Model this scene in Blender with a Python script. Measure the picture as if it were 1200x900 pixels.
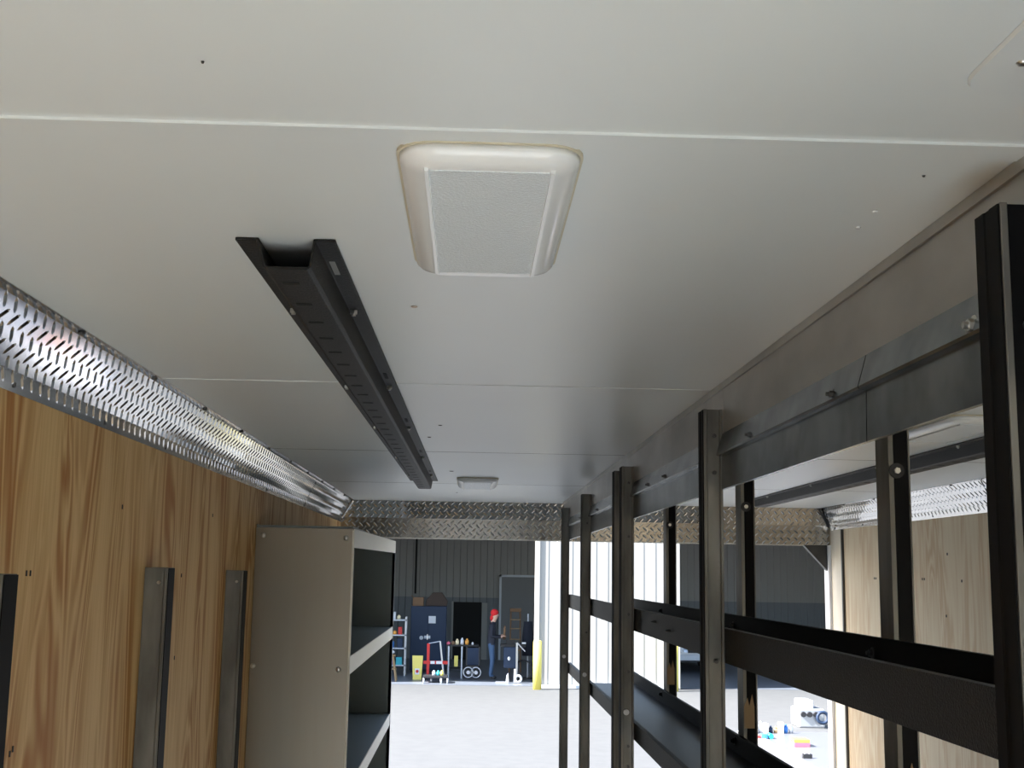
import bpy, bmesh, math, random
from mathutils import Vector, Matrix
R = math.radians
random.seed(7)
for o in list(bpy.data.objects): bpy.data.objects.remove(o)
sc = bpy.context.scene
col = sc.collection

# ------------------------------------------------------------------ camera
H = 2.78                                   # height of the camera above the yard; z below is measured from the camera
YAW, PITCH, ROLL, FPX = 3.2076e-2, 1.5561e-1, 1.6798e-2, 1414.16
def cam_rows():
    a, b, c = YAW, PITCH, ROLL
    M = Matrix(((1,0,0),(0,0,-1),(0,1,0)))
    yw = Matrix(((math.cos(a),0,-math.sin(a)),(0,1,0),(math.sin(a),0,math.cos(a))))
    pt = Matrix(((1,0,0),(0,math.cos(b),math.sin(b)),(0,-math.sin(b),math.cos(b))))
    rl = Matrix(((math.cos(c),-math.sin(c),0),(math.sin(c),math.cos(c),0),(0,0,1)))
    return rl @ pt @ yw @ M
rr = cam_rows()
cd = bpy.data.cameras.new('camera'); co = bpy.data.objects.new('camera', cd); col.objects.link(co)
m3 = Matrix((rr[0], -Vector(rr[1]), -Vector(rr[2]))).transposed()
co.matrix_world = Matrix.Translation((0,0,H)) @ m3.to_4x4()
cd.sensor_width = 36; cd.lens = FPX/1200*36; cd.clip_start = .02; cd.clip_end = 500
sc.camera = co

# ------------------------------------------------------------------ light
sc.view_settings.view_transform = 'Standard'; sc.view_settings.look = 'None'
sc.view_settings.gamma = 1; sc.view_settings.use_curve_mapping = False
sc.view_settings.exposure = 1.12
sc.cycles.use_denoising = True
sc.cycles.max_bounces = 10; sc.cycles.diffuse_bounces = 6; sc.cycles.glossy_bounces = 5
sc.cycles.sample_clamp_indirect = 8
w = bpy.data.worlds.new('sky'); sc.world = w; w.use_nodes = True
nt = w.node_tree; bg = nt.nodes['Background']
sky = nt.nodes.new('ShaderNodeTexSky'); sky.sky_type = 'NISHITA'; sky.sun_disc = False
sky.sun_elevation = R(42); sky.sun_rotation = R(-80); sky.dust_density = 3; sky.air_density = 1; sky.ozone_density = .6
nt.links.new(sky.outputs[0], bg.inputs[0]); bg.inputs[1].default_value = 0.27
sl = bpy.data.lights.new('sun', 'SUN'); so = bpy.data.objects.new('sun', sl); col.objects.link(so)
sl.energy = 11.0; sl.angle = R(.6); sl.color = (1, .99, 1)
so.location = (-20, -8, 30)
so.rotation_euler = Vector((.72, .20, -.66)).to_track_quat('-Z', 'Y').to_euler()

# ------------------------------------------------------------------ materials
def mat(name, color, rough=.5, metal=0, spec=.5, noise=None, bump=None, emit=None):
    """noise = (scale, second colour, amount, (sx,sy,sz)); bump = (scale, strength, distance)"""
    m = bpy.data.materials.new(name); m.use_nodes = True
    n = m.node_tree; b = n.nodes['Principled BSDF']
    c = tuple(color)+(1,)
    b.inputs['Base Color'].default_value = c; b.inputs['Roughness'].default_value = rough
    b.inputs['Metallic'].default_value = metal; b.inputs['Specular IOR Level'].default_value = spec
    if noise or bump: tc = n.nodes.new('ShaderNodeTexCoord')
    if noise:
        mp = n.nodes.new('ShaderNodeMapping'); n.links.new(tc.outputs['Object'], mp.inputs[0])
        mp.inputs['Scale'].default_value = noise[3] if len(noise) > 3 else (1,1,1)
        t = n.nodes.new('ShaderNodeTexNoise'); t.inputs['Scale'].default_value = noise[0]; t.inputs['Detail'].default_value = 5
        n.links.new(mp.outputs[0], t.inputs['Vector'])
        r = n.nodes.new('ShaderNodeMapRange'); r.inputs[1].default_value = .35; r.inputs[2].default_value = .65
        r.inputs[4].default_value = noise[2]; n.links.new(t.outputs[0], r.inputs[0])
        x = n.nodes.new('ShaderNodeMix'); x.data_type = 'RGBA'; x.inputs[6].default_value = c
        x.inputs[7].default_value = tuple(noise[1])+(1,)
        n.links.new(r.outputs[0], x.inputs[0]); n.links.new(x.outputs[2], b.inputs['Base Color'])
    if bump:
        t2 = n.nodes.new('ShaderNodeTexNoise'); t2.inputs['Scale'].default_value = bump[0]; t2.inputs['Detail'].default_value = 3
        n.links.new(tc.outputs['Object'], t2.inputs['Vector'])
        bp = n.nodes.new('ShaderNodeBump'); bp.inputs['Strength'].default_value = bump[1]; bp.inputs['Distance'].default_value = bump[2]
        n.links.new(t2.outputs[0], bp.inputs['Height']); n.links.new(bp.outputs[0], b.inputs['Normal'])
    if emit:
        b.inputs['Emission Color'].default_value = tuple(emit[0])+(1,); b.inputs['Emission Strength'].default_value = emit[1]
    return m

def plywood(name, ca, cb, cc):
    m = bpy.data.materials.new(name); m.use_nodes = True
    n = m.node_tree; L = n.links.new; b = n.nodes['Principled BSDF']
    tc = n.nodes.new('ShaderNodeTexCoord')
    def nz(sy, sz, scale, det=2, dist=0):
        mp = n.nodes.new('ShaderNodeMapping'); L(tc.outputs['Object'], mp.inputs[0])
        mp.inputs['Scale'].default_value = (1, sy, sz)
        t = n.nodes.new('ShaderNodeTexNoise'); t.inputs['Scale'].default_value = scale; t.inputs['Detail'].default_value = det
        t.inputs['Distortion'].default_value = dist
        L(mp.outputs[0], t.inputs['Vector']); return t.outputs[0]
    def mth(op, a, v):
        k = n.nodes.new('ShaderNodeMath'); k.operation = op; L(a, k.inputs[0])
        if isinstance(v, (int, float)): k.inputs[1].default_value = v
        else: L(v, k.inputs[1])
        return k.outputs[0]
    base = nz(6.5, .8, 1.0, 3.2, .6)
    s = mth('SINE', mth('MULTIPLY', base, 80), 0)
    s = mth('MULTIPLY_ADD', s, .5)
    n.nodes[-1].inputs[2].default_value = .5
    s = mth('POWER', s, .9)
    patch = nz(9, 1.2, 1.0, 2)
    pr = n.nodes.new('ShaderNodeMapRange'); L(patch, pr.inputs[0]); pr.inputs[1].default_value = .38; pr.inputs[2].default_value = .55
    fac = mth('MULTIPLY', s, pr.outputs[0])
    fine = nz(160, 3, 1.0, 4)
    x = n.nodes.new('ShaderNodeMix'); x.data_type = 'RGBA'; x.inputs[6].default_value = tuple(ca)+(1,); x.inputs[7].default_value = tuple(cb)+(1,)
    L(fac, x.inputs[0])
    y = n.nodes.new('ShaderNodeMix'); y.data_type = 'RGBA'; y.inputs[7].default_value = tuple(cc)+(1,)
    fr = n.nodes.new('ShaderNodeMapRange'); L(fine, fr.inputs[0]); fr.inputs[1].default_value = .45; fr.inputs[2].default_value = .75; fr.inputs[4].default_value = .55
    L(fr.outputs[0], y.inputs[0]); L(x.outputs[2], y.inputs[6]); L(y.outputs[2], b.inputs['Base Color'])
    b.inputs['Roughness'].default_value = .55; b.inputs['Specular IOR Level'].default_value = .3
    bp = n.nodes.new('ShaderNodeBump'); bp.inputs['Strength'].default_value = .15; bp.inputs['Distance'].default_value = .001
    L(fine, bp.inputs['Height']); L(bp.outputs[0], b.inputs['Normal'])
    return m

M = dict(
 ceiling = mat('painted_ceiling', (.745,.79,.795), .34, 0, .5, noise=(1.2, (.71,.735,.755), .7), bump=(3, .08, .004)),
 ply_left = plywood('yellow_pine_plywood', (.74,.52,.25), (.42,.18,.045), (.52,.29,.10)),
 ply_right = plywood('pale_pine_plywood', (.76,.65,.47), (.62,.45,.27), (.68,.55,.37)),
 floor = mat('worn_floor', (.60,.65,.655), .6, noise=(3, (.54,.58,.58), .6)),
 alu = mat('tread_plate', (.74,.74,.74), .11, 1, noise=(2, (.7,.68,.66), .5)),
 alu_dim = mat('dim_reflection_tread_plate', (.56,.55,.53), .17, 1, noise=(3, (.44,.42,.40), .8)),  # darker copy of tread_plate; the header's dim reflections put into its colour
 alu_edge = mat('aluminium_edge', (.75,.75,.74), .25, 1),
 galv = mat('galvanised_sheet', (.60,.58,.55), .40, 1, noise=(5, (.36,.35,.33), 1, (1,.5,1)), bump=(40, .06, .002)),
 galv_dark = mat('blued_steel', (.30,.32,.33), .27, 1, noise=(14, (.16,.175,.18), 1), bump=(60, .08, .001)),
 steel = mat('raw_post_steel', (.24,.237,.22), .48, .6, noise=(22, (.13,.127,.115), 1, (1,1,.25)), bump=(120,.15,.0008)),
 black = mat('black_coating_and_shade', (.005,.005,.0055), .6, 0, .12),  # black beams and rear strips; on front and wall posts, shade as colour
 black_tex = mat('textured_black_coating', (.008,.008,.0075), .50, 0, .22, noise=(700, (.024,.023,.022), .8), bump=(420, .9, .0015)),
 deck = mat('dark_deck_sheet', (.018,.020,.026), .45, .1, .35),
 bolt = mat('zinc_bolt', (.62,.62,.6), .3, 1),
 bolt_dark = mat('dark_bolt', (.08,.08,.08), .4, .7),
 panel = mat('satin_steel_panel', (.35,.33,.29), .34, 1, noise=(30, (.34,.315,.27), .8, (1,1,.06))),
 cab_in = mat('cabinet_grey', (.20,.225,.22), .45, .3),
 cab_lip = mat('cream_shelf_lip', (.85,.84,.76), .4),
 plastic = mat('white_lamp_plastic', (.83,.85,.86), .2, 0, .5),
 gasket = mat('aged_gasket', (.62,.57,.44), .6),
 lens = mat('prismatic_lens', (.80,.86,.90), .25, 0, .6, bump=(420, .8, .0025)),
 white_jamb = mat('white_jamb', (.85,.88,.95), .35),
 wood_trim = mat('pale_wood_trim', (.82,.76,.64), .6, noise=(20, (.74,.66,.52), .7, (1,1,.05))),
 roof = mat('trailer_skin', (.75,.75,.75), .4),
 asphalt = mat('sunlit_concrete', (.095,.0985,.0985), .85, noise=(4, (.081,.0845,.0845), .7)),
 siding = mat('beige_siding', (.40,.39,.36), .5),
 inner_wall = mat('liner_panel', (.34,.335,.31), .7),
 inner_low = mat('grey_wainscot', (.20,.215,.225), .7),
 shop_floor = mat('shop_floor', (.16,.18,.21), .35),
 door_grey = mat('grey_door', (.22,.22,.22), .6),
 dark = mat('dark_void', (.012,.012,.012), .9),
 yellow = mat('yellow_paint', (.85,.72,.16), .45),
 navy = mat('navy_enamel', (.012,.03,.07), .6),
 cardboard = mat('cardboard', (.22,.13,.07), .8),
 brown_dk = mat('dark_brown_cloth', (.07,.05,.04), .9),
 paper = mat('paper', (.8,.82,.85), .6),
 red = mat('red_paint', (.62,.03,.025), .4),
 orange = mat('orange_plastic', (.9,.42,.08), .5),
 purple = mat('purple_plastic', (.30,.14,.42), .5),
 blue = mat('blue_plastic', (.05,.22,.60), .4),
 teal = mat('teal_plastic', (.03,.42,.48), .4),
 pink = mat('pink_plastic', (.8,.16,.24), .5),
 cream = mat('cream_plastic', (.9,.78,.5), .5),
 rubber = mat('black_rubber', (.02,.02,.022), .6),
 chrome = mat('chrome', (.85,.9,.95), .15, 1),
 lightgrey = mat('light_grey_paint', (.62,.66,.70), .4),
 table_grey = mat('table_grey', (.15,.155,.17), .3),
 silver = mat('silver_paint', (.55,.57,.6), .3, .6),
 glass = mat('dark_glass', (.02,.025,.03), .08, 0, .8),
 denim = mat('blue_denim', (.05,.10,.19), .85),
 jacket = mat('dark_jacket', (.018,.022,.035), .85),
 skin = mat('skin', (.62,.38,.28), .55),
 redcap = mat('red_knit', (.62,.02,.025), .85),
 tan = mat('tan_wood', (.30,.20,.10), .6),
 bolt_hole = mat('putty_spot', (.58,.50,.44), .7),
)

# ------------------------------------------------------------------ builders
base = {}
class MB:
    def __init__(s): s.b = bmesh.new(); s.mi = 0
    def poly(s, pts):
        vs = [s.b.verts.new(p) for p in pts]; f = s.b.faces.new(vs); f.material_index = s.mi; return f
    def box(s, x0, x1, y0, y1, z0, z1):
        return s.prism([(x0,y0),(x1,y0),(x1,y1),(x0,y1)], 'z', z0, z1)
    def prism(s, pts, axis, a0, a1):
        def P(u, v, a): return {'x':(a,u,v), 'y':(u,a,v), 'z':(u,v,a)}[axis]
        n = len(pts)
        A = [s.b.verts.new(P(u,v,a0)) for u,v in pts]; B = [s.b.verts.new(P(u,v,a1)) for u,v in pts]
        fs = [s.b.faces.new(A), s.b.faces.new(B[::-1])]
        for i in range(n): fs.append(s.b.faces.new((A[i], B[i], B[(i+1)%n], A[(i+1)%n])))
        for f in fs: f.material_index = s.mi
        return s
    def cyl(s, p0, p1, r, n=12, r1=None):
        p0 = Vector(p0); p1 = Vector(p1); r1 = r if r1 is None else r1
        d = (p1-p0).normalized(); u = d.orthogonal().normalized(); v = d.cross(u)
        A = [s.b.verts.new(p0+(u*math.cos(t)+v*math.sin(t))*r) for t in [2*math.pi*i/n for i in range(n)]]
        B = [s.b.verts.new(p1+(u*math.cos(t)+v*math.sin(t))*r1) for t in [2*math.pi*i/n for i in range(n)]]
        fs = [s.b.faces.new(A), s.b.faces.new(B[::-1])]
        for i in range(n):
            f = s.b.faces.new((A[i], B[i], B[(i+1)%n], A[(i+1)%n])); f.smooth = n > 8; fs.append(f)
        for f in fs: f.material_index = s.mi
        return s
    def tube(s, pts, r, n=8):
        for a, b in zip(pts, pts[1:]): s.cyl(a, b, r, n)
        return s
    def torus(s, c, axis, Rr, r, n=20, k=8):
        c = Vector(c); ax = Vector(axis).normalized(); u = ax.orthogonal().normalized(); v = ax.cross(u)
        rings = []
        for i in range(n):
            t = 2*math.pi*i/n; d = u*math.cos(t)+v*math.sin(t)
            rings.append([s.b.verts.new(c+d*(Rr+r*math.cos(q))+ax*r*math.sin(q)) for q in [2*math.pi*j/k for j in range(k)]])
        for i in range(n):
            for j in range(k):
                f = s.b.faces.new((rings[i][j], rings[(i+1)%n][j], rings[(i+1)%n][(j+1)%k], rings[i][(j+1)%k])); f.smooth = True; f.material_index = s.mi
        return s
    def ball(s, c, r, sx=1, sy=1, sz=1, n=12, m=8):
        mt = Matrix.Translation(c) @ Matrix.Diagonal((sx, sy, sz, 1))
        g = bmesh.ops.create_uvsphere(s.b, u_segments=n, v_segments=m, radius=r, matrix=mt)
        for v in g['verts']:
            for f in v.link_faces: f.material_index = s.mi; f.smooth = True
        return s
    def loft(s, rings, cap=True, smooth=False):
        V = [[s.b.verts.new(p) for p in r] for r in rings]
        for a, b in zip(V, V[1:]):
            for i in range(len(a)):
                f = s.b.faces.new((a[i], a[(i+1)%len(a)], b[(i+1)%len(a)], b[i])); f.material_index = s.mi; f.smooth = smooth
        if cap:
            for r in (V[0], V[-1][::-1]):
                f = s.b.faces.new(r); f.material_index = s.mi
        return s
    def build(s, name, m, parent=None, at=None, bevel=0, smooth_angle=None):
        bmesh.ops.recalc_face_normals(s.b, faces=s.b.faces[:])
        vs = [v.co for v in s.b.verts]
        if parent is not None: B = base[parent.name]
        elif at is not None: B = Vector(at)
        else:
            B = Vector(((min(v.x for v in vs)+max(v.x for v in vs))/2, (min(v.y for v in vs)+max(v.y for v in vs))/2, min(v.z for v in vs)))
        bmesh.ops.translate(s.b, verts=s.b.verts[:], vec=-B)
        me = bpy.data.meshes.new(name); s.b.to_mesh(me); s.b.free()
        o = bpy.data.objects.new(name, me); col.objects.link(o)
        for k in (m if isinstance(m, (list, tuple)) else [m]): me.materials.append(M[k])
        base[o.name] = B
        if parent is not None: o.parent = parent
        else: o.location = B + Vector((0,0,H))
        if bevel:
            bm = o.modifiers.new('bevel', 'BEVEL'); bm.width = bevel; bm.segments = 2; bm.limit_method = 'ANGLE'
        return o
def tag(o, label, cat, group=None, kind=None):
    o['label'] = label
    if cat: o['category'] = cat
    if group: o['group'] = group
    if kind: o['kind'] = kind
    return o
def thing(name, at, label, cat, group=None):
    o = bpy.data.objects.new(name, None); col.objects.link(o); o.empty_display_size = .1
    o.location = Vector(at)+Vector((0,0,H)); base[o.name] = Vector(at)
    return tag(o, label, cat, group)
def struct(o, label=None):
    o['kind'] = 'structure'
    if label: o['label'] = label
    return o
def copy_tree(o, parent=None):
    c = o.copy(); col.objects.link(c)
    if parent: c.parent = parent
    base[c.name] = base[o.name]
    for ch in [k for k in bpy.data.objects if k.parent == o]: copy_tree(ch, c)
    return c
def put(o, x, y, z): o.location = (x, y, z+H); return o

P = .0345
def treads(mb, o, u, v, lu, lv, hgt=.0019, inset=.0):
    """raised diamond bars over the rectangle o + u*[0,lu] + v*[0,lv]"""
    o = Vector(o); u = Vector(u).normalized(); v = Vector(v).normalized(); n = u.cross(v).normalized()
    nu = int(lu/P)+2; nv = int(lv/P)+2
    L, W = .0142, .0042
    for k in (0, 1):
        for i in range(nu):
            for j in range(nv):
                a = (i+.25+k*.5)*P; b = (j+.25+k*.5)*P
                if a < .006 or a > lu-.004 or b < .007+inset or b > lv-.007: continue
                s = 1 if k == 0 else -1
                d = (u + v*s).normalized(); e = n.cross(d)
                c = o+u*a+v*b
                T1 = c-d*L; T2 = c+d*L; A = c-d*L*.5+e*W; B = c+d*L*.5+e*W; C = c-d*L*.5-e*W; D = c+d*L*.5-e*W
                Pp = c-d*L*.55+n*hgt; Q = c+d*L*.55+n*hgt
                V = [mb.b.verts.new(p) for p in (T1, T2, A, B, C, D, Pp, Q)]
                for f in ((0,2,6),(0,6,4),(1,7,3),(1,5,7),(2,3,7,6),(4,6,7,5)): mb.b.faces.new([V[q] for q in f])

ZC = .33; ZF = -1.75; XL = -.613; XR = 1.715; YB = 5.75; Y0 = -3.2; DY0, DY1, DZ = -2.75, -.45, .20; G = -H

# ================================================================== THE TRAILER SHELL
b = MB(); b.box(-60, 60, -40, 90, G-.3, G); struct(b.build('floor', 'asphalt'), 'pale sunlit concrete yard')
ground = bpy.data.objects['floor']; ground.name = 'ground'
b = MB(); b.box(XL-.05, XR+.05, Y0, YB+.04, ZF-.08, ZF); struct(b.build('floor', 'floor'), 'trailer floor')
# ceiling sheets: each laps over the next one by a thin step
b = MB()
seams = [.868, 2.12, 3.34, 4.55]
edges = [Y0]+seams+[YB]
for i in range(5):
    y0, y1 = edges[i], edges[i+1]
    lap = .004
    b.prism([(y0, ZC-(0,.0022,.0012,.00005,.00005)[i]), (y0+(.034 if i == 1 else .012), ZC-(0,.0016,.0010,.00004,.00004)[i]), (y0+(.035 if i == 1 else .013), ZC), (y1, ZC), (y1, ZC+.03), (y0, ZC+.03)], 'x', XL-.005, XR+.005)
ceil = struct(b.build('ceiling', 'ceiling', at=(.5, 2, ZC)), 'white painted sheet ceiling with cross seams')
for y in seams[2:]:
    b = MB(); b.box(XL, XR, y, y+.004, ZC-.0004, ZC+.001); b.build('sheet_gap', 'bolt_dark', ceil)
b = MB(); b.box(XL-.06, XR+.06, Y0, YB+.06, ZC+.031, ZC+.08); struct(b.build('roof_skin', 'roof'), 'trailer roof skin')
b = MB(); b.box(XL-.04, XL, Y0, DY0, ZF, ZC+.03); b.box(XL-.04, XL, DY0, DY1, DZ, ZC+.03); b.box(XL-.04, XL, DY1, YB, ZF, ZC+.03); struct(b.build('wall_left', 'ply_left', at=(XL, 2, ZF)), 'yellow pine plywood wall')  # side door gap added out of view, widened so sun bounce brightens the ceiling
b = MB(); b.box(XR, XR+.04, Y0, YB, ZF, ZC+.03); struct(b.build('wall_right', 'ply_right', at=(XR, 2, ZF)), 'pale pine plywood wall')
b = MB(); b.box(XL-.04, XR+.04, Y0-.04, Y0, ZF, ZC+.03); struct(b.build('wall_front', 'door_grey'), 'grey front wall behind the viewpoint')
b = MB(); b.box(XL-.05, XL+.003, DY0-.03, DY0, ZF, DZ+.03); b.box(XL-.05, XL+.003, DY1, DY1+.03, ZF, DZ+.03); b.box(XL-.05, XL+.003, DY0, DY1, DZ, DZ+.03); struct(b.build('trim_6', 'white_jamb'), 'frame of the added side door opening, out of view')
# staples and knots in the plywood
b = MB()
for (y, z) in ((1.71,-.015),(1.725,-.015),(1.70,-.255),(1.71,-.25),(2.62,-.02),(2.60,-.19),(2.15,.10),(2.9,.12),(1.80,-.42)):
    b.box(XL, XL+.0012, y, y+.0035, z, z+.008)
b.build('wall_staple', 'rubber', bpy.data.objects['wall_left'])
b = MB()
for (y, z) in ((5.1,.0),(5.12,.0),(4.32,.09),(4.55,.0),(4.57,.0),(4.2,-.005),(4.35,-.13),(4.95,-.03)):
    b.box(XR-.0012, XR, y, y+.009, z, z+.009)
b.build('wall_staple', 'rubber', bpy.data.objects['wall_right'])
# ceiling fasteners
for (x, y, r, m) in ((-.077,1.489,.0045,'bolt_hole'),(-.074,2.725,.005,'bolt_dark'),(-.067,3.981,.008,'bolt_dark'),(-.107,2.975,.005,'bolt_dark'),
               (.361,1.096,.003,'plastic'),(.36,1.044,.003,'plastic'),(-.183,.759,.0012,'bolt_dark'),(.367,.944,.0015,'bolt_dark'),(-.06,5.05,.005,'bolt_dark'),(1.2,3.5,.005,'bolt_dark')):
    b = MB(); b.cyl((x,y,ZC-.0004), (x,y,ZC-.0018), r, 12, r*.6); b.build('rivet', m, ceil)

# coved tread-plate strips: ceiling flange, sloping face, wall flange
def cove(name, side, y0, y1, wall_x, label):
    s = side
    xf = wall_x - s*.001
    c0 = (wall_x-s*.064, ZC-.0015); c1 = (wall_x-s*.047, ZC-.0035); c2 = (wall_x-s*.009, ZC-.078); c3 = (wall_x-s*.003, ZC-.104)
    t = .0022
    b = MB()
    pts = [c0, c1, c2, c3]
    out = [(x+s*t, z+t*.6) for x, z in pts]
    b.prism(pts+[(wall_x, ZC-.104), (wall_x, ZC-.0005), (c0[0], ZC-.0005)], 'y', y0, y1)
    d = (Vector((c2[0],0,c2[1]))-Vector((c1[0],0,c1[1])))
    L = d.length
    if s < 0: treads(b, (c1[0], y0, c1[1]), d, (0,1,0), L, y1-y0)
    else: treads(b, (c1[0], y1, c1[1]), d, (0,-1,0), L, y1-y0)
    # tread marks on the wall flange
    d2 = Vector((c3[0]-c2[0], 0, c3[1]-c2[1]))
    if s < 0: treads(b, (c2[0], y0, c2[1]), d2, (0,1,0), d2.length, y1-y0, .001)
    else: treads(b, (c2[0], y1, c2[1]), d2, (0,-1,0), d2.length, y1-y0, .001)
    o = struct(b.build(name, 'alu'), label)
    # screws along both flanges
    k = 0; y = y0+.185
    while y < y1:
        sb = MB(); sb.cyl((c3[0], y, ZC-.093), (c3[0]-s*.003, y, ZC-.093), .0055, 10); sb.build('screw', 'bolt_dark', o)
        sb = MB(); sb.cyl((c0[0]+s*.009, y+.1, ZC-.002), (c0[0]+s*.009, y+.1, ZC-.0055), .005, 10); sb.build('screw', 'bolt_dark', o)
        y += .405
    for y in (4.45,) if s < 0 else (4.9, 3.9):
        jb = MB(); jb.prism([(c1[0]-s*.0015, c1[1]-.001), (c2[0]-s*.0015, c2[1]), (c3[0]-s*.0015, c3[1]), (c3[0], c3[1]), c2, c1], 'y', y, y+.0025)
        jb.build('joint_line', 'bolt_dark', o)
    return o
cove('trim_left', -1, .2, YB-.03, XL, 'tread-plate cove along the left plywood wall')
cove('trim_right', 1, .2, YB-.03, XR, 'tread-plate cove along the right plywood wall')
# rear header of tread plate: sloping top band, then vertical face
b = MB()
ZH = .157; ya = YB-.035
b.prism([(ya, ZC-.001), (YB-.004, ZC-.08), (YB+.002, ZH), (YB+.04, ZH), (YB+.04, ZC+.03), (ya, ZC+.03)], 'x', XL, XR)
dv = Vector((0, YB-.004-ya, -.079))
treads(b, (XL, YB-.0045, ZC-.080), (1,0,0), -dv, XR-XL, dv.length)
treads(b, (XL, YB+.002, ZH), (1,0,0), (0,-.006,.093), XR-XL, ZC-.08-ZH)
hdr = struct(b.build('trim_rear', 'alu_dim'), 'tread-plate header over the open rear end')
b = MB(); b.box(XL, XR, YB-.006, YB+.0, ZH-.004, ZH+.002); b.build('edge_strip', 'alu_edge', hdr)
b = MB(); b.cyl((XR-.06, YB-.04, ZC-.004), (XR-.006, YB-.01, ZC-.085), .006, 6); b.build('corner_seam', 'bolt_dark', hdr)
b = MB(); b.cyl((XL+.06, YB-.04, ZC-.004), (XL+.006, YB-.01, ZC-.085), .004, 6); b.build('corner_seam', 'alu_edge', hdr)
# rear door frame
b = MB(); b.box(XR-.018, XR, YB-.03, YB+.04, ZF, ZH); struct(b.build('trim_1', 'white_jamb'), 'white right rear jamb')
b = MB(); b.box(XR-.004, XR+.002, YB-.20, YB-.03, ZF, .225); struct(b.build('trim_2', 'wood_trim'), 'pale wood strip beside the right rear jamb')
b = MB(); b.box(XR-.010, XR, YB-.215, YB-.20, ZF, .225); struct(b.build('trim_3', 'bolt_dark'), 'dark vertical edge strip on the right wall')
b = MB(); b.prism([(XR-.13, ZH), (XR, ZH), (XR, .02), (XR-.012, .03)], 'y', YB-.012, YB+.02); struct(b.build('trim_4', 'bolt_dark'), 'dark triangular corner gusset')
b = MB(); b.box(XL, XL+.03, YB-.02, YB+.04, ZF, ZH); struct(b.build('trim_5', 'white_jamb'), 'white left rear jamb')
# corner angle where partition meets the ceiling is part of the rack below

# patch plate on the ceiling, top right
b = MB()
def rrect(x0, x1, y0, y1, r, z, k=6):
    pts = []
    for cx, cy, a in ((x1-r,y1-r,0),(x0+r,y1-r,90),(x0+r,y0+r,180),(x1-r,y0+r,270)):
        for i in range(k+1):
            t = R(a+90*i/k); pts.append((cx+r*math.cos(t), cy+r*math.sin(t), z))
    return pts
pp = thing('access_plate', (.40,.72,ZC-.003), 'rounded white cover plate screwed to the ceiling at the top right corner', 'cover plate')
b.loft([rrect(.322,.50,.60,.775,.035,ZC-.0005), rrect(.3235,.4985,.6015,.7735,.034,ZC-.003)]); b.build('plate', 'ceiling', pp)
b = MB(); b.ball((.345,.716,ZC-.003), .0042, 1,1,.6); b.build('screw', 'bolt', pp)

# ================================================================== DOME LIGHTS
def dome_light(label):
    t = thing('ceiling_light', (.0095,1.085,ZC), label, 'ceiling light', 'white dome lights on the ceiling')
    x0, x1, y0, y1 = -.0635, .0815, .893, 1.275
    b = MB(); b.loft([rrect(x0-.002,x1+.002,y0-.002,y1+.002,.031,ZC-.0002), rrect(x0-.002,x1+.002,y0-.002,y1+.002,.031,ZC-.003)]); b.build('gasket', 'gasket', t)
    b = MB()
    b.loft([rrect(x0,x1,y0,y1,.030,ZC-.003), rrect(x0+.001,x1-.001,y0+.001,y1-.001,.030,ZC-.008), rrect(x0+.006,x1-.006,y0+.005,y1-.006,.027,ZC-.013),
            rrect(x0+.015,x1-.015,y0+.012,y1-.016,.022,ZC-.0165), rrect(x0+.022,x1-.022,y0+.018,y1-.020,.010,ZC-.0175)], smooth=True)
    b.build('housing', 'plastic', t)
    b = MB(); b.loft([rrect(x0+.0245,x1-.0245,y0+.020,y1-.036,.002,ZC-.0165), rrect(x0+.0250,x1-.0250,y0+.0205,y1-.0365,.002,ZC-.0182)])
    b.build('lens', 'lens', t)
    for s in (0, 1):                        # rails along the lens
        xa = x0+.0205 if s == 0 else x1-.0245
        b = MB(); b.prism([(xa, ZC-.016), (xa+.0005, ZC-.0195), (xa+.0035, ZC-.0195), (xa+.004, ZC-.016)], 'y', y0+.018, y1-.03); b.build('lens_rail', 'plastic', t)
    return t
L1 = dome_light('large white ceiling light with frosted lens, nearest above the aisle')
L2 = copy_tree(L1); put(L2, .022, 4.42, ZC); L2['label'] = 'small far ceiling light near the tread-plate header, left of the rack'
L3 = copy_tree(L1); put(L3, 1.035, 2.56, ZC); L3['label'] = 'ceiling light seen through the rack at right, above the pale plywood wall'

# ================================================================== CEILING TRACK
def track(label):
    t = thing('ceiling_rail', (-.19,2.79,ZC), label, 'rail', 'black hat-section rails on the ceiling')
    def sk(x, y): return x + (y-1.18)*.0062          # the rail runs very slightly askew
    ya, yb = 1.185, 4.40
    prof = [(-.243,.3295),(-.243,.3265),(-.222,.3265),(-.214,.300),(-.210,.2975),(-.170,.2975),(-.166,.300),(-.162,.3265),(-.1425,.3265),(-.1425,.3295),
            (-.1645,.3295),(-.1685,.301),(-.1715,.3005),(-.2085,.3005),(-.2115,.301),(-.2195,.3295)]
    b = MB(); b.loft([[(sk(x,y),y,z) for x,z in prof] for y in (ya, yb)], cap=True); b.build('channel', 'black_tex', t, bevel=.0008)
    y = 1.24
    while y < yb-.05:
        b = MB(); x = sk(-.1945,y); b.box(x-.009, x+.009, y, y+.009, .2969, .2985); b.build('slot', 'dark', t); y += .1005
    for (x, y) in ((-.154,1.505),(-.150,2.134),(-.146,2.744),(-.142,3.46),(-.138,4.097),(-.230,1.504),(-.226,2.137),(-.222,2.744),(-.216,3.46),(-.214,4.1)):
        b = MB(); b.cyl((x,y,.3265), (x,y,.3215), .0048, 6); b.cyl((x,y,.3215), (x,y,.319), .0028, 8); b.build('bolt', 'bolt', t)
    for i, (x, y) in enumerate(((-.1545,1.29),(-.149,2.02),(-.145,2.62),(-.141,3.3),(-.137,3.95))):
        b = MB(); b.box(x-.003, x+.003, y-.028, y+.028, .3258, .3268); b.build('flange_slot', 'bolt' if i == 0 else 'dark', t)
    return t
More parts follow.
